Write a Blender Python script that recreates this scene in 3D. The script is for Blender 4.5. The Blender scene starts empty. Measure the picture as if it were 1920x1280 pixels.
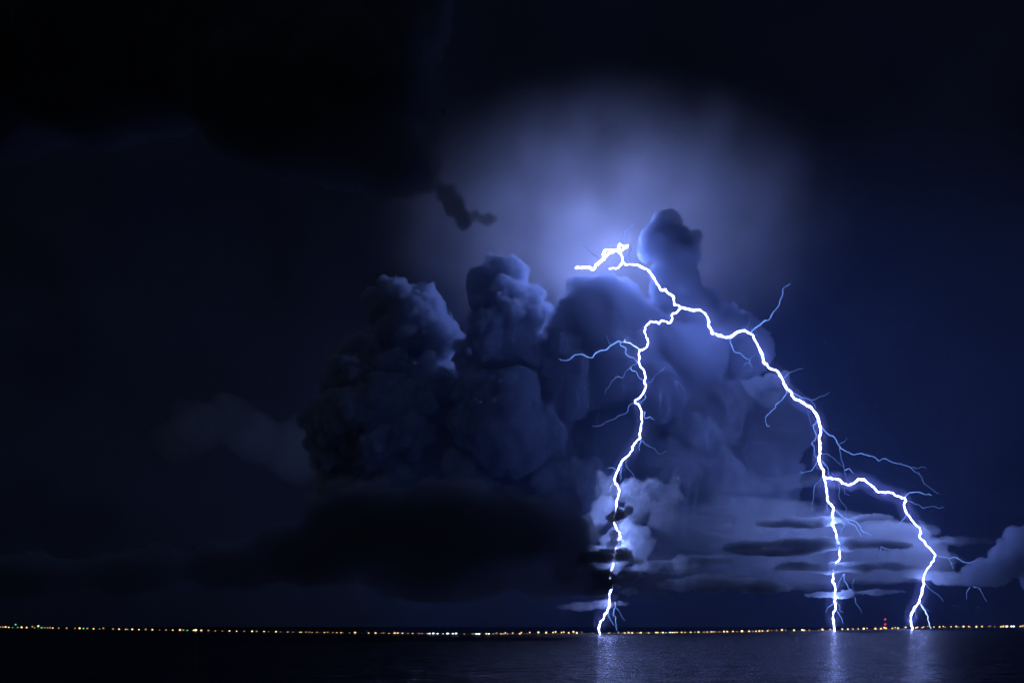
import bpy, bmesh, math, random
from mathutils import Vector, noise

sc = bpy.context.scene
col = sc.collection

# ------------------------------------------------------------------ camera
F = 1663.0            # focal length in photo pixels (1920 wide)
HZ = 1164.0           # photo row of the true sea horizon
CH = 40.0             # camera height above the water, metres
cd = bpy.data.cameras.new('camera')
cam = bpy.data.objects.new('camera', cd)
col.objects.link(cam)
cam.location = (0, 0, CH)
cam.rotation_euler = (math.radians(90), 0, 0)
cd.sensor_width = 36.0
cd.lens = 36.0 * F / 1920.0
cd.shift_y = (HZ - 640.0) / 1920.0
cd.clip_start = 1.0
cd.clip_end = 200000.0
sc.camera = cam

# ------------------------------------------------------------------ night sky
w = bpy.data.worlds.new('World')
sc.world = w
w.use_nodes = True
nt = w.node_tree
bg = nt.nodes['Background']
sky = nt.nodes.new('ShaderNodeTexSky')
sky.sky_type = 'NISHITA'
sky.sun_disc = False
sky.sun_elevation = math.radians(40.0)
sky.sun_rotation = math.radians(200.0)
tint = nt.nodes.new('ShaderNodeMix')          # moonless night: the sky is deep blue
tint.data_type = 'RGBA'; tint.blend_type = 'MULTIPLY'
tint.inputs['Factor'].default_value = 1.0
tint.inputs['B'].default_value = (0.88, 0.95, 1.08, 1)
nt.links.new(sky.outputs[0], tint.inputs['A'])
nt.links.new(tint.outputs['Result'], bg.inputs[0])
bg.inputs[1].default_value = 0.0034

# ------------------------------------------------------------------ render look
vs = sc.view_settings
vs.view_transform = 'Standard'
vs.look = 'None'
vs.exposure = 0.7
vs.gamma = 1.0
cy = sc.cycles
cy.use_denoising = True
cy.max_bounces = 3
cy.volume_bounces = 2
cy.transparent_max_bounces = 64
cy.sample_clamp_indirect = 4.0
cy.sample_clamp_direct = 24.0
cy.use_light_tree = True


# ------------------------------------------------------------------ helpers
def at(px, py, Y):
    """world point seen at photo pixel (px, py) at depth Y metres"""
    return Vector(((px - 960.0) / F * Y, Y, CH + (HZ - py) / F * Y))


def tag(o, label=None, cat=None, group=None, kind=None):
    if label: o['label'] = label
    if cat: o['category'] = cat
    if group: o['group'] = group
    if kind: o['kind'] = kind
    return o


def mesh_obj(name, verts, faces, mat, parent=None, smooth=True):
    me = bpy.data.meshes.new(name)
    me.from_pydata([tuple(v) for v in verts], [], faces)
    if smooth:
        me.polygons.foreach_set('use_smooth', [True] * len(me.polygons))
    me.materials.append(mat)
    o = bpy.data.objects.new(name, me)
    col.objects.link(o)
    if parent: o.parent = parent
    return o


def new_mat(name):
    m = bpy.data.materials.new(name)
    m.use_nodes = True
    m.node_tree.nodes.clear()
    out = m.node_tree.nodes.new('ShaderNodeOutputMaterial')
    return m, m.node_tree, out


def emit_mat(name, colour, strength, sampled=True):
    m, t, out = new_mat(name)
    e = t.nodes.new('ShaderNodeEmission')
    e.inputs[0].default_value = (*colour, 1)
    e.inputs[1].default_value = strength
    t.links.new(e.outputs[0], out.inputs['Surface'])
    m.cycles.emission_sampling = 'FRONT' if sampled else 'NONE'
    return m


def vol_mat(name, density, albedo=(0.80, 0.87, 1.0), g=0.25):
    m, t, out = new_mat(name)
    v = t.nodes.new('ShaderNodeVolumePrincipled')
    v.inputs['Color'].default_value = (*albedo, 1)
    v.inputs['Density'].default_value = density
    v.inputs['Anisotropy'].default_value = g
    m.cycles.volume_sampling = 'DISTANCE' if density > 0.002 else 'MULTIPLE_IMPORTANCE'
    t.links.new(v.outputs[0], out.inputs['Volume'])
    return m


def surf_mat(name, colour, rough=0.8, scale=0.4, var=0.4):
    m, t, out = new_mat(name)
    p = t.nodes.new('ShaderNodeBsdfPrincipled')
    n = t.nodes.new('ShaderNodeTexNoise')
    n.inputs['Scale'].default_value = scale
    n.inputs['Detail'].default_value = 5
    r = t.nodes.new('ShaderNodeValToRGB')
    r.color_ramp.elements[0].color = (*[c * (1 - var) for c in colour], 1)
    r.color_ramp.elements[1].color = (*[min(1, c * (1 + var)) for c in colour], 1)
    tc = t.nodes.new('ShaderNodeTexCoord')
    t.links.new(tc.outputs['Object'], n.inputs['Vector'])
    t.links.new(n.outputs['Fac'], r.inputs[0])
    t.links.new(r.outputs[0], p.inputs['Base Color'])
    p.inputs['Roughness'].default_value = rough
    t.links.new(p.outputs[0], out.inputs['Surface'])
    return m


# ------------------------------------------------------------------ water
def build_water():
    m, t, out = new_mat('sea_water')
    d = t.nodes.new('ShaderNodeBsdfDiffuse')
    d.inputs['Color'].default_value = (0.004, 0.008, 0.016, 1)
    p = t.nodes.new('ShaderNodeBsdfGlossy')
    p.inputs['Color'].default_value = (0.85, 0.9, 1.0, 1)
    p.inputs['Roughness'].default_value = 0.22
    fr = t.nodes.new('ShaderNodeFresnel')
    fr.inputs['IOR'].default_value = 1.333
    sh = t.nodes.new('ShaderNodeMath'); sh.operation = 'MULTIPLY'
    sh.inputs[1].default_value = 0.75          # choppy sea: wave troughs hide much of the mirror
    mx = t.nodes.new('ShaderNodeMixShader')
    t.links.new(fr.outputs[0], sh.inputs[0])
    t.links.new(sh.outputs[0], mx.inputs[0])
    t.links.new(d.outputs[0], mx.inputs[1])
    t.links.new(p.outputs[0], mx.inputs[2])
    tc = t.nodes.new('ShaderNodeTexCoord')
    last = None
    for sx, sy, scale, dist, strength in ((0.5, 1.5, 0.022, 10.0, 1.0), (0.6, 1.8, 0.08, 3.2, 1.0), (1, 1.6, 0.3, 0.7, 1.0)):
        mp = t.nodes.new('ShaderNodeMapping')
        mp.inputs['Scale'].default_value = (sx, sy, 1)
        n = t.nodes.new('ShaderNodeTexNoise')
        n.inputs['Scale'].default_value = scale
        n.inputs['Detail'].default_value = 3
        b = t.nodes.new('ShaderNodeBump')
        b.inputs['Strength'].default_value = strength
        b.inputs['Distance'].default_value = dist * WAVE
        t.links.new(tc.outputs['Object'], mp.inputs['Vector'])
        t.links.new(mp.outputs[0], n.inputs['Vector'])
        t.links.new(n.outputs['Fac'], b.inputs['Height'])
        if last: t.links.new(last.outputs[0], b.inputs['Normal'])
        last = b
    t.links.new(last.outputs[0], p.inputs['Normal'])
    t.links.new(last.outputs[0], fr.inputs['Normal'])
    t.links.new(mx.outputs[0], out.inputs['Surface'])
    S = 90000
    o = mesh_obj('sea', [(-S, -3000, 0), (S, -3000, 0), (S, S, 0), (-S, S, 0)], [(0, 1, 2, 3)], m)
    tag(o, 'dark calm sea reflecting the storm', kind='structure')


WAVE = 2.2
build_water()

# ------------------------------------------------------------------ far shore
WL = [(-420, 1171.5), (-200, 1174), (0, 1176.5), (300, 1182), (560, 1186.5), (820, 1190), (960, 1190.5), (1125, 1189), (1300, 1187),
      (1560, 1183), (1710, 1179.5), (1920, 1175), (2150, 1172.5), (2350, 1171)]


def waterline(px):
    for (a, ya), (b, yb) in zip(WL, WL[1:]):
        if a <= px <= b:
            return ya + (yb - ya) * (px - a) / (b - a)
    return WL[0][1] if px < WL[0][0] else WL[-1][1]


def smooth_depth(px):
    wl = sum(waterline(px + d) for d in (-90, -45, 0, 45, 90)) / 5.0
    return CH * F / (wl - HZ)


def build_shore():
    m = surf_mat('shore_earth', (0.03, 0.028, 0.022), 0.95, 0.08, 0.5)
    rows = [(-0.5, -1.5), (4, 0.9), (14, 2.6), (30, 4.2), (60, 4.6), (95, 3.4), (118, -1.5)]   # metres inland, height
    verts, faces = [], []
    xs = [i * 4 for i in range(-100, 586)]
    for i, px in enumerate(xs):
        Y = smooth_depth(px)
        for j, (d, h) in enumerate(rows):
            p = at(px, HZ, Y)
            jag = noise.noise(Vector((px * 0.05, j * 3.1, 0))) * 6 + noise.noise(Vector((px * 0.21, j * 1.7, 4))) * 3
            hh = h
            if 0 < j < 6:
                hh = max(0.3, h + (noise.noise(Vector((px * 0.13, j * 2.3, 9))) * 1.8 + noise.noise(Vector((px * 0.5, j, 2))) * 1.2) * (0.3 + j * 0.2))
            verts.append((p.x, Y + d + (jag if j < 5 else 0), hh))
    n = len(rows)
    for i in range(len(xs) - 1):
        for j in range(n - 1):
            faces.append((i * n + j, (i + 1) * n + j, (i + 1) * n + j + 1, i * n + j + 1))
    o = mesh_obj('shore', verts, faces, m, smooth=False)
    tag(o, 'low dark spit of land across the water', kind='structure')


build_shore()

# ------------------------------------------------------------------ clouds
_ico = {}


def ico(sub):
    if sub not in _ico:
        bm = bmesh.new()
        bmesh.ops.create_icosphere(bm, subdivisions=sub, radius=1)
        bm.verts.ensure_lookup_table()
        _ico[sub] = ([v.co.copy() for v in bm.verts], [[v.index for v in f.verts] for f in bm.faces])
        bm.free()
    return _ico[sub]


def rand_dir(rng):
    z = rng.uniform(-1, 1); a = rng.uniform(0, 2 * math.pi); r = math.sqrt(1 - z * z)
    return Vector((r * math.cos(a), r * math.sin(a), z))


def cloud(label, puffs, mat, seed=1, voxel=8.0, kids=14, grand=8, kr=(0.26, 0.46), disp=((60, 22), (22, 9)),
          name='storm_cloud', group=None):
    """puffs: (px, py, depth, radius px[, x stretch, z stretch]); child puffs billow out of each core puff"""
    rng = random.Random(seed)
    P = []
    for p in puffs:
        c = at(p[0], p[1], p[2]); r = p[3] / F * p[2]
        sx = p[4] if len(p) > 4 else 1.0
        sz = p[5] if len(p) > 5 else 1.0
        S = Vector((sx, 1.0 if len(p) < 7 else p[6], sz))
        P.append((c, r, S))
        for _ in range(kids):
            d = rand_dir(rng)
            if d.z < -0.5: d.z *= -1
            cr = r * rng.uniform(*kr)
            cc = c + Vector((d.x * S.x, d.y * S.y, d.z * S.z)) * (r * rng.uniform(0.72, 0.95))
            P.append((cc, cr, Vector((1 + (S.x - 1) * 0.7, 1, 1 + (S.z - 1) * 0.7))))
            for _ in range(grand):
                e = (rand_dir(rng) + d * 0.7).normalized()
                gr = cr * rng.uniform(0.25, 0.45)
                P.append((cc + Vector((e.x * S.x, e.y, e.z * S.z)) * (cr * 0.9), gr, Vector((1 + (S.x - 1) * 0.6, 1, 1 + (S.z - 1) * 0.6))))
    cen = sum((p[0] for p in P), Vector()) / len(P)
    vv, ff = [], []
    for c, r, S in P:
        bv, bf = ico(3 if r > voxel * 6 else 2)
        o = len(vv)
        vv.extend((c.x - cen.x + v.x * r * S.x, c.y - cen.y + v.y * r * S.y, c.z - cen.z + v.z * r * S.z) for v in bv)
        ff.extend([i + o for i in f] for f in bf)
    me = bpy.data.meshes.new('tmp')
    me.from_pydata(vv, [], ff)
    ob = bpy.data.objects.new('tmp', me)
    col.objects.link(ob)
    rm = ob.modifiers.new('r', 'REMESH'); rm.mode = 'VOXEL'; rm.voxel_size = voxel
    for dsp in disp:
        kind, size, amt = dsp if len(dsp) == 3 else ('C', *dsp)
        tx = bpy.data.textures.new('puff', 'CLOUDS' if kind == 'C' else 'VORONOI')
        tx.noise_scale = size
        if kind == 'C': tx.noise_depth = 3
        else: amt = -amt
        dm = ob.modifiers.new('d', 'DISPLACE')
        dm.texture = tx; dm.strength = amt; dm.mid_level = 0.5; dm.texture_coords = 'LOCAL'
    dg = bpy.context.evaluated_depsgraph_get()
    res = bpy.data.meshes.new_from_object(ob.evaluated_get(dg))
    bpy.data.objects.remove(ob); bpy.data.meshes.remove(me)
    res.name = name
    res.materials.clear(); res.materials.append(mat)
    res.polygons.foreach_set('use_smooth', [True] * len(res.polygons))
    o = bpy.data.objects.new(name, res)
    o.location = cen
    col.objects.link(o)
    tag(o, label, 'cloud', group)
    return o


def cloud_surf(name, albedo, scale=0.02):
    """dense cloud: opaque to the eye, matt white-blue droplets with fine relief"""
    m, t, out = new_mat(name)
    d = t.nodes.new('ShaderNodeBsdfDiffuse')
    d.inputs['Roughness'].default_value = 1.0
    tc = t.nodes.new('ShaderNodeTexCoord')
    n = t.nodes.new('ShaderNodeTexNoise')
    n.inputs['Scale'].default_value = scale
    n.inputs['Detail'].default_value = 6
    r = t.nodes.new('ShaderNodeValToRGB')
    r.color_ramp.elements[0].position = 0.3
    r.color_ramp.elements[1].position = 0.7
    r.color_ramp.elements[0].color = (*[c * 0.85 for c in albedo], 1)
    r.color_ramp.elements[1].color = (*albedo, 1)
    bp = t.nodes.new('ShaderNodeBump')
    bp.inputs['Distance'].default_value = 0.35 / scale
    bp.inputs['Strength'].default_value = 0.18
    t.links.new(tc.outputs['Object'], n.inputs['Vector'])
    t.links.new(n.outputs['Fac'], r.inputs[0])
    t.links.new(n.outputs['Fac'], bp.inputs['Height'])
    t.links.new(r.outputs[0], d.inputs['Color'])
    t.links.new(bp.outputs[0], d.inputs['Normal'])
    t.links.new(d.outputs[0], out.inputs['Surface'])
    return m


def vapour_mat(name, density, albedo, nscale, soft=True, step=1.0, lo=0.35, hi=0.75):
    """thin vapour: noise-broken density that thins out towards the rim of the object"""
    m, t, out = new_mat(name)
    v = t.nodes.new('ShaderNodeVolumePrincipled')
    v.inputs['Color'].default_value = (*albedo, 1)
    tc = t.nodes.new('ShaderNodeTexCoord')
    n = t.nodes.new('ShaderNodeTexNoise')
    n.inputs['Scale'].default_value = nscale
    n.inputs['Detail'].default_value = 3
    r = t.nodes.new('ShaderNodeMapRange')
    r.inputs['From Min'].default_value = lo
    r.inputs['From Max'].default_value = hi
    r.inputs['To Min'].default_value = 0.3
    mul = t.nodes.new('ShaderNodeMath'); mul.operation = 'MULTIPLY'
    t.links.new(tc.outputs['Object'], n.inputs['Vector'])
    t.links.new(n.outputs['Fac'], r.inputs['Value'])
    g = t.nodes.new('ShaderNodeTexGradient'); g.gradient_type = 'QUADRATIC_SPHERE'
    mp = t.nodes.new('ShaderNodeMapping')
    mp.inputs['Location'].default_value = (-1, -1, -1)
    mp.inputs['Scale'].default_value = (2, 2, 2)
    t.links.new(tc.outputs['Generated'], mp.inputs['Vector'])
    t.links.new(mp.outputs[0], g.inputs['Vector'])
    t.links.new(r.outputs[0], mul.inputs[0])
    t.links.new(g.outputs['Fac'], mul.inputs[1])
    mul2 = t.nodes.new('ShaderNodeMath'); mul2.operation = 'MULTIPLY'
    mul2.inputs[1].default_value = density
    t.links.new(mul.outputs[0], mul2.inputs[0])
    t.links.new(mul2.outputs[0], v.inputs['Density'])
    t.links.new(v.outputs[0], out.inputs['Volume'])
    m.cycles.volume_sampling = 'MULTIPLE_IMPORTANCE'
    m.cycles.volume_step_rate = step
    return m


DC = (('V', 90, 34), ('V', 40, 18), ('C', 50, 22), ('C', 16, 9))
ALB = (0.74, 0.84, 0.97)
V_HALO = vapour_mat('cloud_halo', 0.012, (0.80, 0.86, 1.0), 0.0034, lo=0.38, hi=0.7)
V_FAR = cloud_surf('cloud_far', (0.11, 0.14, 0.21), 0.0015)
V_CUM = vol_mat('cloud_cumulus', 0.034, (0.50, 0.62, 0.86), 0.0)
V_SOFT = vol_mat('cloud_body', 0.03, (0.62, 0.74, 0.94), 0.0)
V_THIN = vol_mat('cloud_thin', 0.0045, ALB, 0.1)
V_STRAT = vol_mat('cloud_stratus', 0.09, ALB, 0.1)
V_SCRAP = vol_mat('cloud_scrap', 0.135, (0.75, 0.84, 0.97), 0.0)
V_RAG = vol_mat('cloud_rag', 0.06, (0.35, 0.4, 0.5), 0.0)  # low albedo: the rag's unlit look is put into its colour
V_VEIL = vol_mat('cloud_veil', 0.016, ALB, 0.0)
V_GHOST = vol_mat('cloud_ghost', 0.0012, ALB, 0.0)
V_DARK = vol_mat('cloud_near', 0.02, (0.30, 0.35, 0.45), 0.0)  # shaded face of the shelf put into a darker droplet colour
V_PALL = vol_mat('cloud_pall', 0.02, (0.2, 0.23, 0.3), 0.0)  # near-black albedo stands in for light not reaching this cloud

# cloud masses behind the bolt
cloud('soft pale cloud glowing round the bright head of the lightning',
      [(1150, 425, 4960, 330, 1.5, 0.86, 0.8)],
      V_HALO, 3, voxel=40, kids=0, grand=0, disp=((240, 60),))


def build_sky():
    """overcast far behind the storm: one thick, gently uneven bank from below the horizon to far overhead"""
    nx, nz = 150, 90
    V, Fc = [], []
    for layer in (0, 1):
        for j in range(nz + 1):
            for i in range(nx + 1):
                x = -9000 + 18000 * i / nx
                z = -150 + 8200 * j / nz
                q = Vector((x, z, 0)) * 0.001
                d = noise.fractal(q * 0.55, 1.0, 2.1, 4) * 200 + abs(noise.noise(q * 1.7)) * 60
                y = 6300 - d + (abs(x - 700) / 9000) ** 2 * 900 if layer == 0 else 8600
                V.append((x, y, z))
    w = nx + 1
    off = w * (nz + 1)
    for j in range(nz):
        for i in range(nx):
            k = j * w + i
            Fc.append((k, k + 1, k + w + 1, k + w))
            Fc.append((off + k, off + k + w, off + k + w + 1, off + k + 1))
    for i in range(nx):
        Fc.append((i, off + i, off + i + 1, i + 1))
        k = nz * w + i
        Fc.append((k, k + 1, off + k + 1, off + k))
    for j in range(nz):
        k = j * w
        Fc.append((k, k + w, off + k + w, off + k))
        k = j * w + nx
        Fc.append((k, off + k, off + k + w, k + w))
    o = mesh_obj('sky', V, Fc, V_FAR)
    tag(o, 'dark blue overcast storm sky behind everything', kind='structure')


build_sky()

# cumulus towers
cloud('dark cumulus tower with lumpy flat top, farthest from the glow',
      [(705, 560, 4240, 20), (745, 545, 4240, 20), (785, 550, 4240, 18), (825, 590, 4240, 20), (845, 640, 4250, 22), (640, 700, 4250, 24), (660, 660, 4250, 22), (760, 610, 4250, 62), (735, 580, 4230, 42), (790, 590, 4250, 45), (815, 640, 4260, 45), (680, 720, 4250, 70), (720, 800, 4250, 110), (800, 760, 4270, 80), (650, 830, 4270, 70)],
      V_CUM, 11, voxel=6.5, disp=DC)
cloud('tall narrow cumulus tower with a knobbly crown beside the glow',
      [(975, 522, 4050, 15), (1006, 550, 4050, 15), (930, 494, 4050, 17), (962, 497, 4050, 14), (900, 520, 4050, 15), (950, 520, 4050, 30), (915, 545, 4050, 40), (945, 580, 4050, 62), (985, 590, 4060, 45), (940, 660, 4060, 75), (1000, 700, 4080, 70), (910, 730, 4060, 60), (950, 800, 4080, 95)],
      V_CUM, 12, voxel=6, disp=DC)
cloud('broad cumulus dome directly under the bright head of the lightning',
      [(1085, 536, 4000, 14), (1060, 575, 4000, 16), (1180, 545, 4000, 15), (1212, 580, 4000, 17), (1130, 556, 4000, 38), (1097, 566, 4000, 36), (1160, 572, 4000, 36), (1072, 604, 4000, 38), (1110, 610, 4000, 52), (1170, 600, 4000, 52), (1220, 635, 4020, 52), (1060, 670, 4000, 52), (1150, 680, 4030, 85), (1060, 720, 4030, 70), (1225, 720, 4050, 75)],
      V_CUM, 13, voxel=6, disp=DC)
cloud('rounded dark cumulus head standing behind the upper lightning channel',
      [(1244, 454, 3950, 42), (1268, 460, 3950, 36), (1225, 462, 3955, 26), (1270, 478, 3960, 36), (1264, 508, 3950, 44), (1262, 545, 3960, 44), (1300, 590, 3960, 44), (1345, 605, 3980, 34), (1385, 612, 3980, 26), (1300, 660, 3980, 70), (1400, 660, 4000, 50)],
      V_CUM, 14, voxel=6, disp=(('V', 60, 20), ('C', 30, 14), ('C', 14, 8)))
cloud('wide blue cumulus bank forming the body below the towers',
      [(1000, 850, 4450, 120), (1150, 820, 4450, 130), (1300, 790, 4400, 95), (1260, 900, 4400, 120), (1400, 900, 4500, 90), (850, 880, 4450, 120), (700, 920, 4450, 110), (1080, 950, 4400, 110), (1380, 990, 4480, 90), (1100, 740, 4450, 80), (1440, 800, 4600, 80)],
      V_SOFT, 15, voxel=8, disp=DC)
# near dark shelf cloud
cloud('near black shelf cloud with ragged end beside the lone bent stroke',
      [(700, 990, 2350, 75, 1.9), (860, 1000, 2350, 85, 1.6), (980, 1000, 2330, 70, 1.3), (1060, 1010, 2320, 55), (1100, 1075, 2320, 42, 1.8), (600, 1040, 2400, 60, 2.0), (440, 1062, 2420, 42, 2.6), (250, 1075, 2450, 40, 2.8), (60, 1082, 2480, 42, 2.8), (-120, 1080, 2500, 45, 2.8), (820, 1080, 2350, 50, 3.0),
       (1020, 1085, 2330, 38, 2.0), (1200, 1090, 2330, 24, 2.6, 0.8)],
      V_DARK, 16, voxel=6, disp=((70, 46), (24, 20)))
cloud('small dark ragged cloud scrap covering part of the lone bent stroke',
      [(1160, 965, 2360, 12, 1.3), (1178, 958, 2360, 9), (1148, 972, 2360, 9)],
      V_SCRAP, 17, voxel=2.5, disp=((26, 17), (9, 6)))
cloud('small torn cloud puff veiling the lone bent stroke above the dark strip',
      [(1152, 1002, 2750, 9), (1156, 1018, 2750, 10), (1146, 1026, 2750, 8, 1.5)],
      V_SCRAP, 27, voxel=2.5, disp=((26, 17), (9, 6)))
cloud('flat dark cloud strip crossing below the hidden lone bent stroke',
      [(1130, 1042, 2360, 14, 2.0), (1165, 1040, 2360, 13, 1.8), (1100, 1045, 2360, 12, 1.6), (1195, 1052, 2360, 6, 2.5), (1128, 1076, 2360, 11, 2.2), (1166, 1086, 2370, 10, 2.4), (1138, 1098, 2350, 10, 2.8), (1192, 1078, 2365, 7, 2.6), (1176, 1110, 2360, 6, 3.2), (1118, 1112, 2360, 7, 3.0), (1146, 1118, 2360, 6, 3.0)],
      V_SCRAP, 18, voxel=2.5, disp=((34, 19), (11, 7)))
wrng = random.Random(31)
wisps = []
for k in range(44):
    wy = wrng.uniform(900, 1064)
    wx = 1170 + wrng.gauss(0, 24) + (wy - 980) * -0.12 + (wrng.uniform(20, 90) if k % 3 == 0 else 0)
    wisps.append((wx, wy, 3020 - (wy - 930) * 1.75 + wrng.uniform(75, 150), wrng.uniform(10, 24), wrng.uniform(0.8, 1.3), wrng.uniform(0.9, 1.3)))
cloud('bright wispy cloud lit white by the lone bent stroke inside it',
      wisps,
      V_VEIL, 19, voxel=5, disp=((44, 40), (15, 14)))
cloud('thin ragged scud cloud lit blue at the base of the lone bent stroke',
      [(1090, 1137, 2740, 9, 3.4), (1130, 1134, 2740, 9, 2.5), (1060, 1138, 2740, 6, 3.0), (1165, 1131, 2740, 5, 3.0)],
      V_VEIL, 20, voxel=3, disp=((24, 8), (9, 4)))
# layered stratus round the strokes
rng = random.Random(5)
strat = [
    ('long pale stratus streak across the top of the straight stroke', [(1480, 905, 3900, 12, 8.0), (1380, 915, 3900, 10, 6)], V_THIN),
    ('bright stratus sheet cutting the straight stroke near its fork', [(1560, 977, 3575, 7, 8.0), (1480, 982, 3560, 9, 6), (1640, 970, 3580, 6, 5)], V_STRAT),
    ('thick stratus sheet hiding the straight stroke below the first gap', [(1550, 1022, 3548, 12, 8.0), (1450, 1030, 3540, 14, 6), (1660, 1022, 3560, 9, 6)], V_STRAT),
    ('lower stratus strip hiding the straight stroke above the sea', [(1570, 1065, 3540, 9, 8.0), (1650, 1062, 3550, 8, 6), (1490, 1064, 3540, 8, 5)], V_STRAT),
    ('thin stratus sliver crossing the straight stroke just above the sea', [(1560, 1115, 3538, 5, 9.0), (1640, 1110, 3550, 5, 10)], V_STRAT),
    ('wide stratus deck behind the straight stroke', [(1420, 1000, 3820, 50, 3.5), (1560, 1030, 3830, 50, 3.5), (1330, 1060, 3800, 34, 4), (1650, 1060, 3850, 36, 4), (1460, 1085, 3780, 24, 6)], V_THIN),
    ('bright stratus puff where the stepped stroke by the mast crosses it', [(1735, 1078, 4115, 9, 5.0), (1790, 1085, 4120, 13, 3.5), (1840, 1080, 4120, 16, 2.5)], V_VEIL),
    ('pale stratus wisp at the bend of the stepped stroke by the mast', [(1720, 1012, 4005, 7, 6.0), (1800, 1015, 4030, 8, 6)], V_THIN),
    ('dark low stratus bar between the lone bent stroke and the straight stroke', [(1320, 1095, 3000, 14, 5), (1400, 1098, 3050, 12, 5), (1240, 1065, 2950, 12, 4), (1330, 1050, 3000, 8, 6)], V_STRAT),
]
for i, (lb, pf, mt) in enumerate(strat):
    cloud(lb, pf, mt, 40 + i, voxel=5, kids=16, grand=5, kr=(0.3, 0.7), disp=((60, 26), (18, 13)), name='stratus_cloud', group='stratus layers round the strokes')
cloud('dark puffy cumulus rising beyond the stepped stroke by the mast',
      [(1900, 1050, 3640, 36), (1880, 1028, 3640, 16), (1908, 1008, 3640, 20), (1852, 1058, 3640, 14), (1818, 1078, 3640, 9), (1860, 1075, 3640, 26, 1.4), (1950, 1040, 3640, 55), (1820, 1090, 3640, 16, 2), (2010, 1060, 3640, 60)],
      V_SOFT, 21, voxel=6, disp=DC)
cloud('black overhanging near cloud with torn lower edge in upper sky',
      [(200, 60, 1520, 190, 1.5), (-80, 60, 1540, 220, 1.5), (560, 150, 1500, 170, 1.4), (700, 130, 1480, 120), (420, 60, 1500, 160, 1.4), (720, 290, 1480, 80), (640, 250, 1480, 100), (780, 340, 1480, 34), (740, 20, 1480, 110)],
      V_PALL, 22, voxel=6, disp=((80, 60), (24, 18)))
cloud('torn black cloud rag hanging off the overhanging near cloud',
      [(850, 385, 1480, 20), (870, 415, 1480, 18), (835, 360, 1480, 18), (915, 412, 1480, 10, 2.0), (890, 405, 1480, 11)],
      V_RAG, 23, voxel=2.6, disp=((24, 12), (8, 4.5)))
cloud('faint grey cumulus far off in the dark above the shore',
      [(370, 800, 4600, 50), (430, 790, 4600, 45), (480, 820, 4600, 50), (330, 830, 4600, 40), (560, 850, 4650, 60)],
      V_GHOST, 24, voxel=12)

# ------------------------------------------------------------------ rain-filled air round the strokes
def build_mist():
    m = vol_mat('rain_mist', 0.00007, (0.22, 0.42, 1.0), 0.0)
    x0, x1 = at(700, HZ, 3600).x, at(2500, HZ, 3600).x
    bm = bmesh.new()
    bmesh.ops.create_cube(bm, size=1)
    bmesh.ops.subdivide_edges(bm, edges=bm.edges[:], cuts=5, use_grid_fill=True)
    for v in bm.verts:
        c = v.co.copy()
        p = c.lerp(c.normalized() * 0.56, 0.55)
        v.co = Vector((p.x * (x1 - x0), p.y * 2600, p.z * 2600))
    me = bpy.data.meshes.new('rain_mist'); bm.to_mesh(me); bm.free()
    me.materials.append(m)
    o = bpy.data.objects.new('rain_mist', me); o.location = ((x0 + x1) / 2, 3800, 400)
    col.objects.link(o)
    tag(o, 'thin blue rain mist filling the air round the lightning strokes', kind='stuff')


build_mist()

# ------------------------------------------------------------------ lightning
Z1 = (1020, 400, 3.84); Z2 = (1020, 620, 6.4); Z3 = (1040, 800, 6.4); Z4 = (1040, 980, 5.817)
Z5 = (1340, 640, 5.817); Z6 = (1460, 820, 4.8); Z7 = (1460, 980, 4.8)


def zz(z, pts):
    return [(z[0] + x / z[2], z[1] + y / z[2]) for x, y in pts]


BLUE = (0.34, 0.43, 1.0)
DEEP = (0.31, 0.41, 1.0)


def plasma_mat(name, colour, strength):
    """glowing air: adds its own light and hides nothing"""
    m, t, out = new_mat(name)
    e = t.nodes.new('ShaderNodeEmission')
    e.inputs[0].default_value = (*colour, 1)
    e.inputs[1].default_value = strength
    tr = t.nodes.new('ShaderNodeBsdfTransparent')
    ad = t.nodes.new('ShaderNodeAddShader')
    t.links.new(e.outputs[0], ad.inputs[0])
    t.links.new(tr.outputs[0], ad.inputs[1])
    t.links.new(ad.outputs[0], out.inputs['Surface'])
    m.cycles.emission_sampling = 'NONE'
    return m


PLASMA = plasma_mat('lightning_plasma', (0.40, 0.46, 1.0), 9.0)
# what each stretch gives off: (material, light colour, radiance, lamps per 100 photo pixels)
L_MAIN = (PLASMA, DEEP, 18.0, 1.6)
L_STROKE = (PLASMA, DEEP, 30.0, 2.6)
L_STROKE2 = (PLASMA, DEEP, 10.0, 2.0)
L_STROKE3 = (PLASMA, BLUE, 46.0, 5.0)
L_HEAD = (PLASMA, (0.38, 0.46, 1.0), 240.0, 4.0)
L_HID = (PLASMA, BLUE, 100.0, 3.0)
L_MED = emit_mat('lightning_branch', (0.42, 0.58, 1.0), 1.3, False)
L_FAINT = emit_mat('lightning_filament', (0.15, 0.31, 0.95), 0.85, False)
L_DIM = emit_mat('lightning_faint_filament', (0.09, 0.17, 0.55), 0.6, False)

bolt = bpy.data.objects.new('lightning_bolt', None)
col.objects.link(bolt)
bolt.location = at(1125, 1187, 2650)
tag(bolt, 'forked white lightning bolt striking the far shore in three places', 'lightning')
BO = bolt.location.copy()
brng = random.Random(77)


L_SHEATH = vol_mat('halo_sheath', 0.0006, (0.55, 0.55, 1.0), 0.0)  # added vapour sheath that makes the bloom round the strokes


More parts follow.
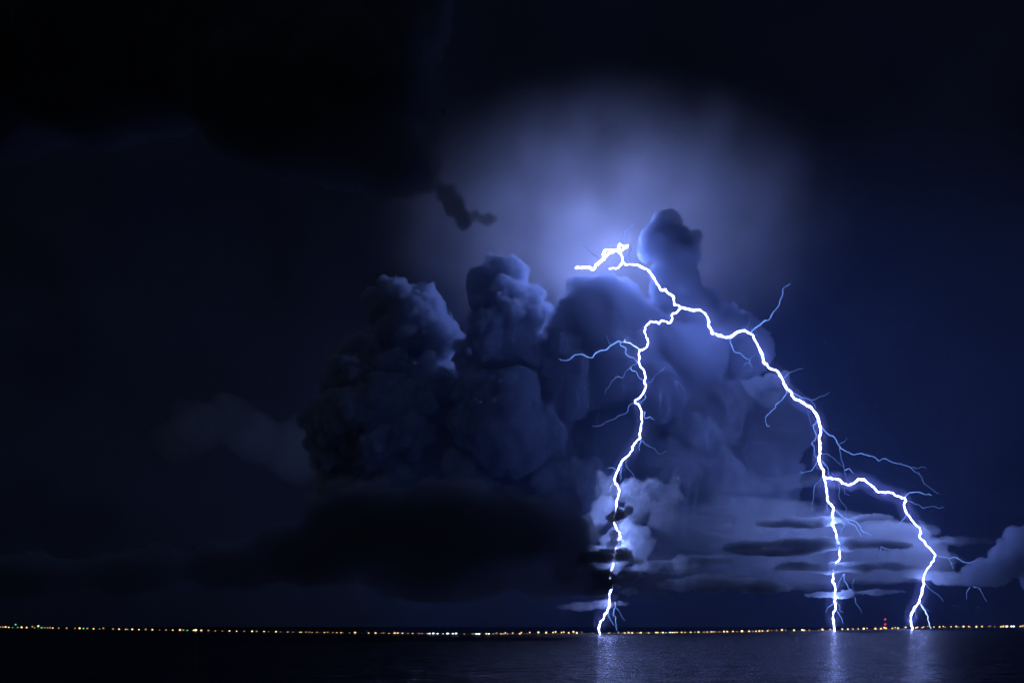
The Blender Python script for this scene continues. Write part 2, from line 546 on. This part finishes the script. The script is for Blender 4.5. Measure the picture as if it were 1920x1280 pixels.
def channel(name, pts, width, mat, d0, d1, taper=0.0, rough=1.0, label=None, mist=0):
    """pts in photo pixels; depth runs from d0 to d1 along the length with a little wander"""
    glow = None
    HW = 0.62 if mat is L_HEAD else 0.42
    if isinstance(mat, tuple):
        mat, *glow = mat
    # fractal subdivision
    pts = [Vector((x, y, 0)) for x, y in pts]
    for lev in range(3):
        out = []
        for a, b in zip(pts, pts[1:]):
            out.append(a)
            L = (b - a).length
            if L > 3.5:
                n = Vector((-(b - a).y, (b - a).x, 0)).normalized()
                out.append((a + b) / 2 + n * brng.gauss(0, 0.085) * L * rough)
        out.append(pts[-1]); pts = out
    n = len(pts)
    s = [0.0]
    for a, b in zip(pts, pts[1:]): s.append(s[-1] + (b - a).length)
    tot = s[-1] or 1
    ph = brng.uniform(0, 100)
    P, R = [], []
    for p, q in zip(pts, s):
        f = q / tot
        Y = d0 + (d1 - d0) * f + noise.noise(Vector((q * 0.03, ph, 0))) * 18 + noise.noise(Vector((q * 0.12, ph, 5))) * 6
        P.append(at(p.x, p.y, Y))
        ww = width * (HW if width > 4.5 else 0.75) * (1 - taper * f) * (0.95 + 0.75 * noise.noise(Vector((q * 0.15, ph, 9))))
        R.append(max(0.3, ww / 2) / F * Y)
    K = 6
    V, Fc = [], []
    for i in range(n):
        t = (P[min(i + 1, n - 1)] - P[max(i - 1, 0)]).normalized()
        u = t.cross(Vector((0, 1, 0)))
        if u.length < 1e-3: u = Vector((1, 0, 0))
        u.normalize(); v = t.cross(u)
        for k in range(K):
            a = 2 * math.pi * k / K
            V.append(P[i] - BO + (u * math.cos(a) + v * math.sin(a)) * R[i])
    for i in range(n - 1):
        for k in range(K):
            k2 = (k + 1) % K
            Fc.append((i * K + k, (i + 1) * K + k, (i + 1) * K + k2, i * K + k2))
    V.append(P[0] - BO - (P[1] - P[0]).normalized() * R[0] * 0.6); V.append(P[-1] - BO + (P[-1] - P[-2]).normalized() * R[-1] * 0.6)
    for k in range(K):
        k2 = (k + 1) % K
        Fc.append((n * K, k, k2)); Fc.append((n * K + 1, (n - 1) * K + k2, (n - 1) * K + k))
    o = mesh_obj(name, V, Fc, mat, bolt)
    if glow:      # the light the channel throws on cloud and sea
        colour, rad, per = glow
        nl = max(1, round(tot * per / 100))
        area = sum((P[i + 1] - P[i]).length * math.pi * (R[i] + R[i + 1]) for i in range(n - 1))
        for k in range(nl):
            q = (k + 0.5) / nl * tot
            i = max(0, min(n - 2, next(j for j in range(n) if s[j] >= q) - 1))
            f = (q - s[i]) / max(1e-6, s[i + 1] - s[i])
            ld = bpy.data.lights.new('channel_light', 'POINT')
            ld.color = colour; ld.energy = rad * math.pi * area / nl; ld.shadow_soft_size = 0.0
            lo = bpy.data.objects.new('channel_light', ld)
            lo.location = P[i].lerp(P[i + 1], f) - BO
            lo.parent = bolt
            col.objects.link(lo)
    if label: o['label'] = label
    if mist:      # added tube of thin vapour, shaped to give the channel a halo
        C = []
        for i in range(n):
            w0 = [P[j] for j in range(max(0, i - 6), min(n, i + 7))]
            C.append(sum(w0, Vector()) / len(w0) - BO)
        C = C[::4] + ([C[-1]] if (n - 1) % 4 else [])
        V, Fc, K = [], [], 10
        for i, c in enumerate(C):
            t = (C[min(i + 1, len(C) - 1)] - C[max(i - 1, 0)]).normalized()
            u = t.cross(Vector((0, 1, 0))).normalized(); v = t.cross(u)
            e = min(i, len(C) - 1 - i)
            r = mist * 2.1 * (0.35 + 0.65 * min(1.0, e / 3.0))
            for k in range(K):
                a = 2 * math.pi * k / K
                V.append(c + (u * math.cos(a) + v * math.sin(a)) * r)
        m = len(C)
        for i in range(m - 1):
            for k in range(K):
                k2 = (k + 1) % K
                Fc.append((i * K + k, (i + 1) * K + k, (i + 1) * K + k2, i * K + k2))
        Fc.append(tuple(range(K))); Fc.append(tuple((m - 1) * K + k for k in reversed(range(K))))
        mo = mesh_obj('halo_sheath', V, Fc, L_SHEATH, bolt)
        bm = bmesh.new(); bm.from_mesh(mo.data)
        bmesh.ops.recalc_face_normals(bm, faces=bm.faces[:])
        bm.to_mesh(mo.data); bm.free()
    return o


# upper channel: out of the glowing cloud, round the loops, then down to the fork
channel('upper_channel', zz(Z1, [(230, 395), (290, 388), (330, 390), (350, 405), (370, 378), (400, 350), (430, 320), (435, 270), (480, 262), (530, 262), (552, 285)]), 6.6, L_HEAD, 4360, 4250)
channel('upper_channel', zz(Z1, [(552, 285), (555, 300), (565, 345), (590, 372)]), 6.6, L_STROKE2, 4250, 3800)
channel('upper_channel', zz(Z1, [(590, 372), (650, 372), (700, 385), (745, 405), (780, 450), (815, 510), (850, 555), (875, 548), (910, 580), (935, 620), (940, 660), (985, 680)]), 6.6, L_STROKE2, 3800, 3700)
channel('upper_loop', zz(Z1, [(400, 355), (440, 318), (465, 290), (490, 280), (530, 262), (545, 222), (575, 240), (605, 230), (575, 258), (545, 268)]), 5.5, L_HEAD, 4290, 4240)
channel('upper_hook', zz(Z1, [(562, 330), (558, 365), (520, 398), (470, 398)]), 5.0, L_HEAD, 4200, 4220, 0.3)
channel('unseen_channel', [(1120, 560), (1128, 580), (1140, 605), (1160, 625), (1185, 640)], 7, L_HID, 4380, 4450)  # unseen stretch added behind the dome to brighten the glow
channel('trunk', zz(Z1, [(985, 680), (1020, 688), (1070, 698), (1120, 692), (1160, 720), (1185, 770), (1180, 805), (1210, 865), (1260, 880), (1310, 895), (1350, 885), (1390, 855), (1430, 845), (1470, 860), (1500, 870), (1525, 920), (1550, 970), (1575, 1030), (1580, 1070), (1620, 1110), (1680, 1135), (1715, 1190), (1730, 1230)])
        + zz(Z5, [(790, 520), (830, 545), (840, 590), (920, 640), (980, 680), (1060, 730), (1110, 800), (1145, 890), (1155, 960), (1140, 1080), (1155, 1170)]) + zz(Z6, [(368, 110), (365, 170), (375, 250), (400, 340)]), 7.4, L_MAIN, 3700, 3600, mist=16)
LEFT = (zz(Z1, [(985, 680), (965, 705), (930, 718), (918, 735), (925, 760), (895, 790), (850, 770), (828, 795), (805, 780), (750, 797), (728, 820), (722, 850), (735, 890), (748, 915), (742, 960), (715, 980)])
        + zz(Z2, [(1150, 235), (1135, 280), (1150, 310), (1135, 380), (1165, 440), (1205, 500), (1220, 560), (1200, 605), (1225, 655), (1205, 725), (1160, 790), (1090, 835), (1100, 870), (1145, 905), (1170, 960), (1165, 1030), (1180, 1090), (1160, 1180)])
        + zz(Z3, [(1030, 130), (985, 165), (925, 240), (935, 280), (890, 340), (830, 385), (790, 450), (760, 520), (730, 590), (725, 660), (755, 700), (775, 750), (765, 810), (750, 870), (740, 960), (720, 1050), (715, 1160), (745, 1225)])
        + zz(Z4, [(720, 150), (660, 290), (640, 420), (610, 560), (630, 700), (600, 860), (590, 920), (545, 990), (530, 1050), (490, 1110), (480, 1150), (495, 1212)]))
LK = [q[1] for q in LEFT]
i0 = next(i for i, v in enumerate(LK) if v > 895); i1 = next(i for i, v in enumerate(LK) if v > 1095)
channel('ground_stroke', LEFT[:i0 + 1], 4.9, L_STROKE2, 3700, 3060, label='ground stroke that bends down to the bright cloud', mist=14)
channel('ground_stroke', LEFT[i0:i1 + 1], 5.2, L_STROKE3, 3060, 2780, label='part of a ground stroke running through bright torn cloud')
channel('ground_stroke', LEFT[i1:], 5.2, L_STROKE2, 2780, 2620, label='foot of a ground stroke below lit scud cloud', mist=14)
MID = (zz(Z6, [(400, 340), (425, 410), (435, 490), (440, 570), (495, 630), (485, 690), (490, 745), (480, 780), (510, 840), (525, 910), (540, 980), (545, 1045), (555, 1080), (515, 1125), (490, 1180)])
       + zz(Z7, [(490, 460), (485, 530), (510, 590), (502, 630), (515, 670), (515, 770), (490, 810), (495, 890), (505, 972)]))
channel('ground_stroke', MID, 5.4, L_STROKE, 3600, 3540, label='straight ground stroke broken up by stratus', mist=18)
RIGHT = (zz(Z6, [(400, 340), (470, 360), (540, 375), (590, 415), (640, 425), (680, 410), (715, 372), (770, 375), (820, 420), (880, 480), (900, 492), (960, 497), (1050, 522), (1110, 548), (1135, 540), (1145, 570), (1125, 605), (1140, 650), (1180, 710), (1220, 770), (1270, 810), (1280, 860), (1270, 900), (1310, 930), (1350, 985), (1390, 1030), (1415, 1055), (1395, 1110), (1345, 1170)])
         + zz(Z7, [(1320, 440), (1305, 500), (1290, 590), (1270, 680), (1230, 750), (1200, 810), (1190, 880), (1200, 962)]))
channel('ground_stroke', RIGHT, 5.8, L_STROKE, 3600, 4220, label='long stepped ground stroke ending beside the red mast', mist=18)

B = [  # (points, width, material, depth start, depth end)
    (zz(Z1, [(570, 215), (572, 190), (585, 150), (580, 130), (605, 108), (640, 80)]), 2.4, L_FAINT, 4050, 4080),
    (zz(Z1, [(400, 330), (360, 300), (330, 275), (290, 245)]), 1.6, L_DIM, 4090, 4100),
    (zz(Z1, [(605, 235), (630, 260), (605, 300), (620, 330)]), 1.5, L_DIM, 4030, 4050),
    (zz(Z1, [(725, 815), (700, 832), (665, 850)]), 1.8, L_DIM, 3600, 3600),
    (zz(Z1, [(1490, 862), (1510, 835), (1560, 800), (1590, 770), (1625, 765), (1650, 705), (1690, 665), (1700, 620), (1720, 590), (1715, 550), (1745, 525), (1775, 505)]), 2.8, L_FAINT, 3690, 3800),
    (zz(Z1, [(1470, 850), (1468, 800), (1485, 740)]), 1.3, L_DIM, 3690, 3700),
    (zz(Z1, [(1340, 900), (1355, 960), (1375, 1000), (1420, 1010), (1480, 1050), (1485, 1085), (1460, 1075), (1440, 1100)]), 2.2, L_FAINT, 3690, 3640),
    (zz(Z1, [(1485, 1085), (1505, 1110), (1490, 1135), (1455, 1140)]), 1.6, L_DIM, 3650, 3640),
    (zz(Z1, [(1485, 1048), (1505, 1025), (1530, 1018)]), 1.5, L_DIM, 3650, 3640),
    (zz(Z1, [(1728, 1178), (1760, 1150), (1790, 1140), (1820, 1125), (1865, 1115)]), 1.8, L_DIM, 3670, 3720),
    (zz(Z1, [(1680, 1160), (1640, 1170), (1610, 1200)]), 1.5, L_DIM, 3670, 3660),
    (zz(Z2, [(1150, 230), (1075, 180), (1030, 145), (970, 135), (920, 135)]), 3.4, L_MED, 3560, 3540),
    (zz(Z2, [(920, 135), (895, 120), (840, 155), (790, 185), (735, 235), (660, 245), (620, 265), (580, 325), (520, 315), (480, 290), (430, 285), (370, 288), (330, 325), (260, 360), (215, 355), (185, 335)]), 3.0, L_FAINT, 3540, 3500),
    (zz(Z2, [(970, 137), (973, 100)]), 3.0, L_MED, 3545, 3545),
    (zz(Z2, [(915, 145), (920, 180), (985, 210), (975, 270), (1010, 310), (1090, 335), (1115, 400), (1080, 405), (1040, 435)]), 2.4, L_FAINT, 3540, 3500),
    (zz(Z2, [(1040, 435), (1060, 480), (1110, 490), (1150, 570), (1195, 600)]), 2.4, L_FAINT, 3500, 3480),
    (zz(Z2, [(1025, 455), (985, 480), (950, 565), (880, 545), (845, 580), (800, 640), (750, 690), (740, 740)]), 1.9, L_DIM, 3500, 3480),
    (zz(Z2, [(1225, 632), (1285, 610), (1320, 545), (1360, 515), (1420, 470), (1445, 435)]), 2.0, L_DIM, 3460, 3500),
    (zz(Z2, [(1080, 860), (1025, 890), (1010, 960), (965, 1000), (900, 1010), (850, 1060), (770, 1080), (700, 1130), (640, 1140), (580, 1135)]), 1.8, L_DIM, 3420, 3400),
    (zz(Z2, [(1185, 972), (1215, 975), (1212, 1045), (1270, 1030), (1325, 1065)]), 2.2, L_FAINT, 3400, 3390),
    (zz(Z2, [(800, 175), (760, 90), (752, 50)]), 1.7, L_DIM, 3530, 3530),
    (zz(Z2, [(1212, 760), (1215, 810), (1170, 845), (1165, 890)]), 1.9, L_FAINT, 3430, 3410),
    (zz(Z3, [(1035, 150), (1130, 235), (1200, 250), (1220, 300), (1270, 322), (1340, 285)]), 1.5, L_DIM, 3320, 3330),
    (zz(Z3, [(855, 385), (865, 480), (910, 525), (945, 570), (960, 655)]), 1.7, L_DIM, 3250, 3230),
    (zz(Z3, [(745, 510), (700, 490), (640, 490)]), 1.7, L_FAINT, 3220, 3220),
    (zz(Z3, [(735, 520), (690, 560), (680, 600), (635, 580)]), 1.5, L_DIM, 3220, 3220),
    (zz(Z3, [(718, 660), (680, 700), (670, 740), (655, 780)]), 2.3, L_MED, 3170, 3150),
    (zz(Z3, [(830, 390), (805, 450), (790, 550), (800, 610), (785, 640)]), 2.2, L_FAINT, 3240, 3190),
    (zz(Z3, [(1035, 140), (1025, 200), (1010, 240), (1020, 285)]), 2.0, L_FAINT, 3320, 3310),
    (zz(Z4, [(655, 860), (645, 950), (635, 1000), (665, 1020), (665, 1090), (675, 1170)]), 2.3, L_FAINT, 2700, 2640),
    (zz(Z4, [(585, 940), (590, 1020), (620, 1070), (650, 1115)]), 1.9, L_FAINT, 2680, 2650),
    (zz(Z4, [(660, 920), (720, 990), (765, 1055)]), 1.4, L_DIM, 2690, 2660),
    (zz(Z5, [(780, 520), (770, 590), (730, 640), (660, 690), (650, 735), (585, 790), (555, 830), (560, 890), (575, 920), (605, 918)]), 2.1, L_FAINT, 3660, 3620),
    (zz(Z5, [(845, 562), (950, 615), (990, 615), (1045, 640)]), 2.2, L_FAINT, 3660, 3670),
    (zz(Z5, [(1045, 640), (1150, 600), (1250, 553)]), 1.6, L_DIM, 3670, 3700),
    (zz(Z5, [(1045, 640), (1080, 680), (1105, 725)]), 1.7, L_DIM, 3670, 3660),
    (zz(Z5, [(1115, 850), (1070, 915), (1095, 980), (1095, 1080), (1055, 1115), (1090, 1180), (1080, 1230), (1120, 1270)]), 2.4, L_FAINT, 3630, 3600),
    (zz(Z5, [(1065, 745), (1020, 765), (1035, 850), (1050, 920)]), 1.5, L_DIM, 3640, 3630),
    (zz(Z5, [(1160, 925), (1230, 1005), (1295, 1030)]) + zz(Z6, [(500, 0), (540, 70), (590, 115), (680, 155), (740, 140), (800, 160), (870, 180), (900, 213), (940, 190), (1020, 222), (1110, 240), (1180, 265)]), 2.2, L_FAINT, 3620, 3720),
    (zz(Z6, [(1180, 265), (1220, 305), (1260, 315), (1290, 380), (1350, 445), (1400, 480), (1440, 500)]), 1.6, L_DIM, 3720, 3760),
    (zz(Z6, [(1180, 265), (1240, 280), (1290, 260), (1330, 280)]), 1.5, L_DIM, 3720, 3740),
    (zz(Z6, [(538, 60), (590, 40), (615, 0)]), 1.6, L_DIM, 3630, 3650),
    (zz(Z6, [(550, 85), (560, 180), (585, 250), (590, 300), (610, 370), (630, 410)]), 1.8, L_DIM, 3630, 3640),
    (zz(Z6, [(375, 150), (440, 150), (500, 190), (550, 245), (585, 255)]), 1.7, L_DIM, 3610, 3630),
    (zz(Z6, [(595, 295), (640, 280), (680, 325)]), 2.0, L_FAINT, 3630, 3640),
    (zz(Z6, [(375, 195), (430, 250), (450, 345)]), 2.0, L_FAINT, 3610, 3610),
    (zz(Z6, [(360, 190), (320, 260), (290, 300), (215, 325), (205, 300)]), 1.7, L_FAINT, 3600, 3580),
    (zz(Z6, [(390, 350), (325, 430), (315, 520), (300, 680), (235, 725)]), 1.9, L_DIM, 3600, 3560),
    (zz(Z6, [(500, 370), (545, 450), (550, 550), (610, 640), (600, 722)]), 1.9, L_DIM, 3600, 3580),
    (zz(Z6, [(605, 420), (590, 500), (640, 520)]), 1.5, L_DIM, 3620, 3620),
    (zz(Z6, [(495, 640), (550, 690), (600, 722), (640, 770), (690, 790), (720, 840), (745, 890)]), 2.3, L_FAINT, 3590, 3380),
    (zz(Z6, [(640, 735), (690, 755), (725, 790), (740, 825), (790, 855), (835, 880)]), 2.0, L_FAINT, 3380, 3370),
    (zz(Z6, [(570, 760), (590, 800), (565, 830), (570, 870)]), 1.8, L_FAINT, 3380, 3380),
    (zz(Z6, [(450, 590), (435, 630), (445, 660)]), 1.8, L_FAINT, 3590, 3580),
    (zz(Z6, [(1135, 535), (1170, 500), (1220, 490), (1260, 490), (1310, 510), (1350, 505), (1378, 520)]), 2.2, L_FAINT, 3920, 3950),
    (zz(Z6, [(1145, 560), (1165, 570), (1220, 595), (1300, 635), (1380, 620), (1440, 638), (1485, 620)]), 1.7, L_DIM, 3930, 3960),
    (zz(Z6, [(1140, 660), (1110, 750), (1075, 780), (1057, 830)]), 1.8, L_FAINT, 3950, 3930),
    (zz(Z6, [(90, 830), (50, 890), (20, 940)]), 1.4, L_DIM, 3380, 3380),
    (zz(Z7, [(1275, 722), (1310, 780), (1345, 840), (1355, 900), (1370, 952)]), 3.4, L_MED, 4170, 4220),
    (zz(Z7, [(1300, 760), (1330, 770), (1355, 795)]), 1.5, L_DIM, 4180, 4190),
    (zz(Z7, [(1245, 740), (1230, 800), (1245, 860)]), 1.7, L_FAINT, 4180, 4190),
    (zz(Z7, [(1195, 830), (1175, 860), (1165, 895)]), 1.5, L_DIM, 4190, 4200),
    (zz(Z7, [(1410, 290), (1480, 305), (1530, 320), (1560, 380), (1570, 410)]), 2.3, L_FAINT, 4080, 4000),
    (zz(Z7, [(1530, 320), (1590, 310), (1640, 335), (1680, 355), (1740, 350), (1800, 335)]), 2.0, L_FAINT, 4060, 4050),
    (zz(Z7, [(1225, 160), (1215, 200), (1235, 235)]), 1.6, L_DIM, 4000, 4000),
    (zz(Z7, [(1320, 540), (1390, 620), (1450, 660), (1480, 705)]), 1.7, L_DIM, 3950, 3940),
    (zz(Z7, [(1750, 570), (1790, 580), (1830, 630), (1870, 705)]), 1.8, L_DIM, 3850, 3850),
    (zz(Z7, [(1720, 575), (1690, 630), (1690, 690)]), 1.6, L_DIM, 3850, 3850),
    (zz(Z7, [(920, 210), (960, 230), (1020, 245), (1070, 230), (1110, 250), (1150, 305)]), 1.7, L_DIM, 3350, 3350),
    (zz(Z7, [(920, 225), (915, 260), (910, 310)]), 1.5, L_DIM, 3350, 3350),
    (zz(Z7, [(955, 240), (1000, 290), (995, 330)]), 1.5, L_DIM, 3350, 3350),
    (zz(Z7, [(590, 455), (560, 500), (540, 540), (530, 600)]), 1.8, L_FAINT, 3350, 3350),
    (zz(Z7, [(595, 460), (620, 560), (645, 610)]), 1.8, L_FAINT, 3350, 3350),
    (zz(Z7, [(675, 500), (660, 550), (675, 590)]), 1.5, L_DIM, 3350, 3350),
    (zz(Z7, [(690, 670), (710, 740), (745, 810)]), 1.6, L_DIM, 3400, 3400),
    (zz(Z7, [(510, 720), (480, 730), (440, 760), (425, 805)]), 1.6, L_FAINT, 3540, 3540),
    (zz(Z7, [(518, 700), (545, 780), (580, 800)]), 1.6, L_FAINT, 3540, 3540),
    (zz(Z7, [(518, 770), (555, 840), (580, 900)]), 2.0, L_FAINT, 3540, 3540),
    (zz(Z7, [(495, 820), (470, 870)]), 1.6, L_FAINT, 3540, 3540),
]
for pts, wd, mt, d0, d1 in B:
    channel('branch', pts, wd * 1.1, mt, d0, d1, 0.7)

# ------------------------------------------------------------------ lamps along the shore
POLE = surf_mat('lamp_pole', (0.10, 0.10, 0.10), 0.5)
G_W = emit_mat('lamp_amber', (1.0, 0.62, 0.26), 1.1, False)
G_B = emit_mat('lamp_amber_bright', (1.0, 0.70, 0.36), 2.2, False)
G_D = emit_mat('lamp_amber_dim', (1.0, 0.60, 0.30), 0.28, False)
G_G = emit_mat('lamp_green', (0.10, 0.9, 0.42), 0.55, False)
G_WH = emit_mat('lamp_white', (0.75, 0.95, 1.0), 2.2, False)
G_R = emit_mat('lamp_red', (1.0, 0.04, 0.07), 0.8, False)
KIND = {
    'w': (G_W, 4.2, 'amber street lamp glowing on the dark far shore', 'amber lamps along the far shore'),
    'b': (G_B, 5.0, 'extra bright amber street lamp on the dark far shore', 'bright amber lamps along the far shore'),
    'd': (G_D, 3.8, 'dim amber street lamp on the dark far shore', 'dim lamps along the far shore'),
    'g': (G_G, 3.8, 'green harbour lamp on the dark far shore', 'green lamps along the far shore'),
    'W': (G_WH, 4.8, 'bright white floodlight on the dark far shore', 'white floodlights along the far shore'),
}


def lathe(prof, K=8):
    V, Fc = [], []
    for r, z in prof:
        for k in range(K):
            a = 2 * math.pi * k / K
            V.append((r * math.cos(a), r * math.sin(a), z))
    for i in range(len(prof) - 1):
        for k in range(K):
            k2 = (k + 1) % K
            Fc.append((i * K + k, i * K + k2, (i + 1) * K + k2, (i + 1) * K + k))
    Fc.append(tuple(range(K))[::-1]); Fc.append(tuple((len(prof) - 1) * K + k for k in range(K)))
    return V, Fc


def mk_mesh(name, vf, mat):
    me = bpy.data.meshes.new(name)
    me.from_pydata(vf[0], [], vf[1]); me.materials.append(mat)
    me.polygons.foreach_set('use_smooth', [True] * len(me.polygons))
    return me


POLE_ME = mk_mesh('pole', lathe([(0.16, 0), (0.16, 0.06), (0.08, 0.1), (0.06, 1.0)]), POLE)      # unit height
CAP_ME = mk_mesh('cap', lathe([(0.62, 0.36), (0.5, 0.44), (0.2, 0.53), (0.05, 0.62)]), POLE)
GLOBE = {k: mk_mesh('globe', lathe([(0.1, -0.5), (0.32, -0.4), (0.47, -0.18), (0.5, 0.0), (0.46, 0.2), (0.34, 0.38), (0.1, 0.46)], 10), v[0]) for k, v in KIND.items()}


lrng = random.Random(6)


def lamp(px, py, kind):
    mat, dpx, label, group = KIND[kind]
    wl = waterline(px)
    Y = smooth_depth(px) + 22
    top = at(px, py, Y)
    sz = dpx * lrng.uniform(0.48, 0.9) / F * Y
    root = bpy.data.objects.new('street_lamp', None)
    col.objects.link(root)
    root.location = (top.x, Y, 0.0)
    tag(root, label, 'lamp', group)
    h = max(top.z, sz * 0.7)
    for nm, me, loc, s in (('pole', POLE_ME, (0, 0, 0), (3.0, 3.0, max(h - sz * 0.45, 0.5))), ('globe', GLOBE[kind], (0, 0, h), (sz, sz, sz)), ('cap', CAP_ME, (0, 0, h), (sz, sz, sz))):
        o = bpy.data.objects.new(nm, me)
        o.location = loc; o.scale = s; o.parent = root
        col.objects.link(o)


LA = '2,104d 22,100d 42,97w 66,101w 95,103g 117,80g 133,104d 162,105w 200,103w 243,95d 260,104d 287,91w 312,106g 335,103d 357,104d 376,103d 396,105w 440,107d 500,106d 563,107d 597,107w 626,111g 655,112d 702,111w 747,112d 775,107d 848,116d 893,114w 943,116w 957,124g 992,118w 1042,118w 1093,121d 1143,120w 1197,122d 1245,124d 1296,123w 1350,126w 1375,132d 1405,128g 1453,127w 1468,129b 1510,128w 1563,130d 1615,130w 1668,130d 1721,132w 1775,131w 1832,131d 1891,130b'
LB = '5,133d 60,133w 95,134d 150,134w 184,136d 238,137w 278,139d 328,138w 340,138w 376,139d 400,142d 421,142w 457,144d 477,142d 513,143w 537,142d 577,144d 606,144w 637,143w 650,146d 702,146w 743,145w 798,147d 845,146w 897,147w 940,149d 957,147d 998,150w 1040,152w 1063,147w 1098,149w 1140,151d 1175,148w 1222,150d 1245,152d 1287,151w 1302,151W 1330,151W 1362,151W 1403,152W 1437,152W 1452,158w 1476,152W 1500,152W 1510,157w 1562,152w 1620,153w 1635,149d 1652,157W 1664,157W 1675,157W 1728,153w 1747,150W 1780,155w 1804,144d 1838,151w 1870,142w 1858,154w 1886,152w'
LC = '5,143w 8,155d 70,140w 58,155w 133,139w 112,155d 198,138w 256,140w 308,139w 327,135w 372,139w 389,136w 425,141w 461,134w 486,142w 524,137d 605,144d 725,147w 735,140d 778,149d 798,140d 827,151w 845,148w 873,138w 875,150w 901,145w 938,140d 953,150w 966,145w 1010,148d 1026,145w 1080,145w 1092,146w 1115,148d 1131,147W 1155,142w 1187,146W 1205,146W 1220,145w 1237,142w 1240,147w 1272,139w 1298,139w 1311,142d 1340,140w 1371,138d 1399,138w 1435,140d 1443,137d 1465,135w 1495,138w 1511,134w 1525,135d 1556,138d 1590,132w 1614,137w 1657,131w 1688,136d 1725,131b 1745,136d 1778,132w 1808,134d 1831,130w 1855,128w 1878,127w 1916,127w'
LD = '3,163d 28,163d 64,163d 105,160w 133,162d 195,162w 256,159b 268,162w 280,163d 310,163d 380,163d 407,156w 415,160w 465,156w 480,160d 557,154w 599,154w 637,153w 677,152w 718,150b 743,147w 806,150w 847,150w 873,143w 886,148w 933,148w 955,142w 976,147w 1022,143d 1033,140w 1108,145w 1120,140w 1155,143w 1167,138w 1198,134d 1244,138w 1287,137w 1315,134w 1330,140d 1373,136w 1411,134w 1424,138d 1467,134b 1505,134w 1514,138d 1563,135w 1605,134w 1655,135d 1665,132d 1700,135d 1747,136w 1765,133w 1790,134b 1797,133w 1826,133W 1843,133W 1893,134w 1910,130w'
for x0, y0, txt in ((0, 1150, LA), (480, 1150, LB), (960, 1150, LC), (1440, 1140, LD)):
    for tok in txt.split():
        a, b = tok[:-1].split(',')
        lamp(x0 + int(a) / 4.0, y0 + int(b) / 4.0, tok[-1])


# ------------------------------------------------------------------ red beacon mast
def build_mast():
    px = 1659.5
    Y = smooth_depth(px) + 60
    k = Y / F
    base = at(px, HZ, Y)
    H = at(px, 1159, Y).z
    root = bpy.data.objects.new('radio_mast', None)
    col.objects.link(root)
    root.location = (base.x, Y, 0)
    tag(root, 'slim lattice radio mast with red warning lights on the shore', 'mast')

    def bar(V, Fc, a, b, r):
        t = (b - a).normalized(); u = t.orthogonal().normalized(); v = t.cross(u); o = len(V)
        for p in (a, b):
            for q in range(4):
                an = math.pi / 2 * q
                V.append(p + (u * math.cos(an) + v * math.sin(an)) * r)
        for q in range(4):
            q2 = (q + 1) % 4
            Fc.append((o + q, o + q2, o + 4 + q2, o + 4 + q))

    def leg_xy(i, z):
        r = 3.0 * (1 - z / H) + 0.7
        a = math.radians(90 + 120 * i)
        return Vector((math.cos(a) * r, math.sin(a) * r, z))
    for i in range(3):
        V, Fc = [], []
        bar(V, Fc, leg_xy(i, 0), leg_xy(i, H), 0.22)
        mesh_obj('leg', V, Fc, POLE, root, False)
    V, Fc = [], []
    nlev = 12
    for l in range(nlev):
        z0, z1 = H * l / nlev, H * (l + 1) / nlev
        for i in range(3):
            bar(V, Fc, leg_xy(i, z0), leg_xy((i + 1) % 3, z1), 0.12)
            bar(V, Fc, leg_xy(i, z1), leg_xy((i + 1) % 3, z1), 0.12)
    mesh_obj('lattice', V, Fc, POLE, root, False)
    rme = mk_mesh('beacon', lathe([(0.1, -0.5), (0.34, -0.38), (0.5, 0.0), (0.34, 0.38), (0.1, 0.5)], 10), G_R)
    for yy in (1160.2, 1169.5):
        o = bpy.data.objects.new('beacon', rme)
        o.location = (0, -1.5, at(px, yy, Y).z); s = 3.6 * k; o.scale = (s, s, s); o.parent = root
        col.objects.link(o)


build_mast()
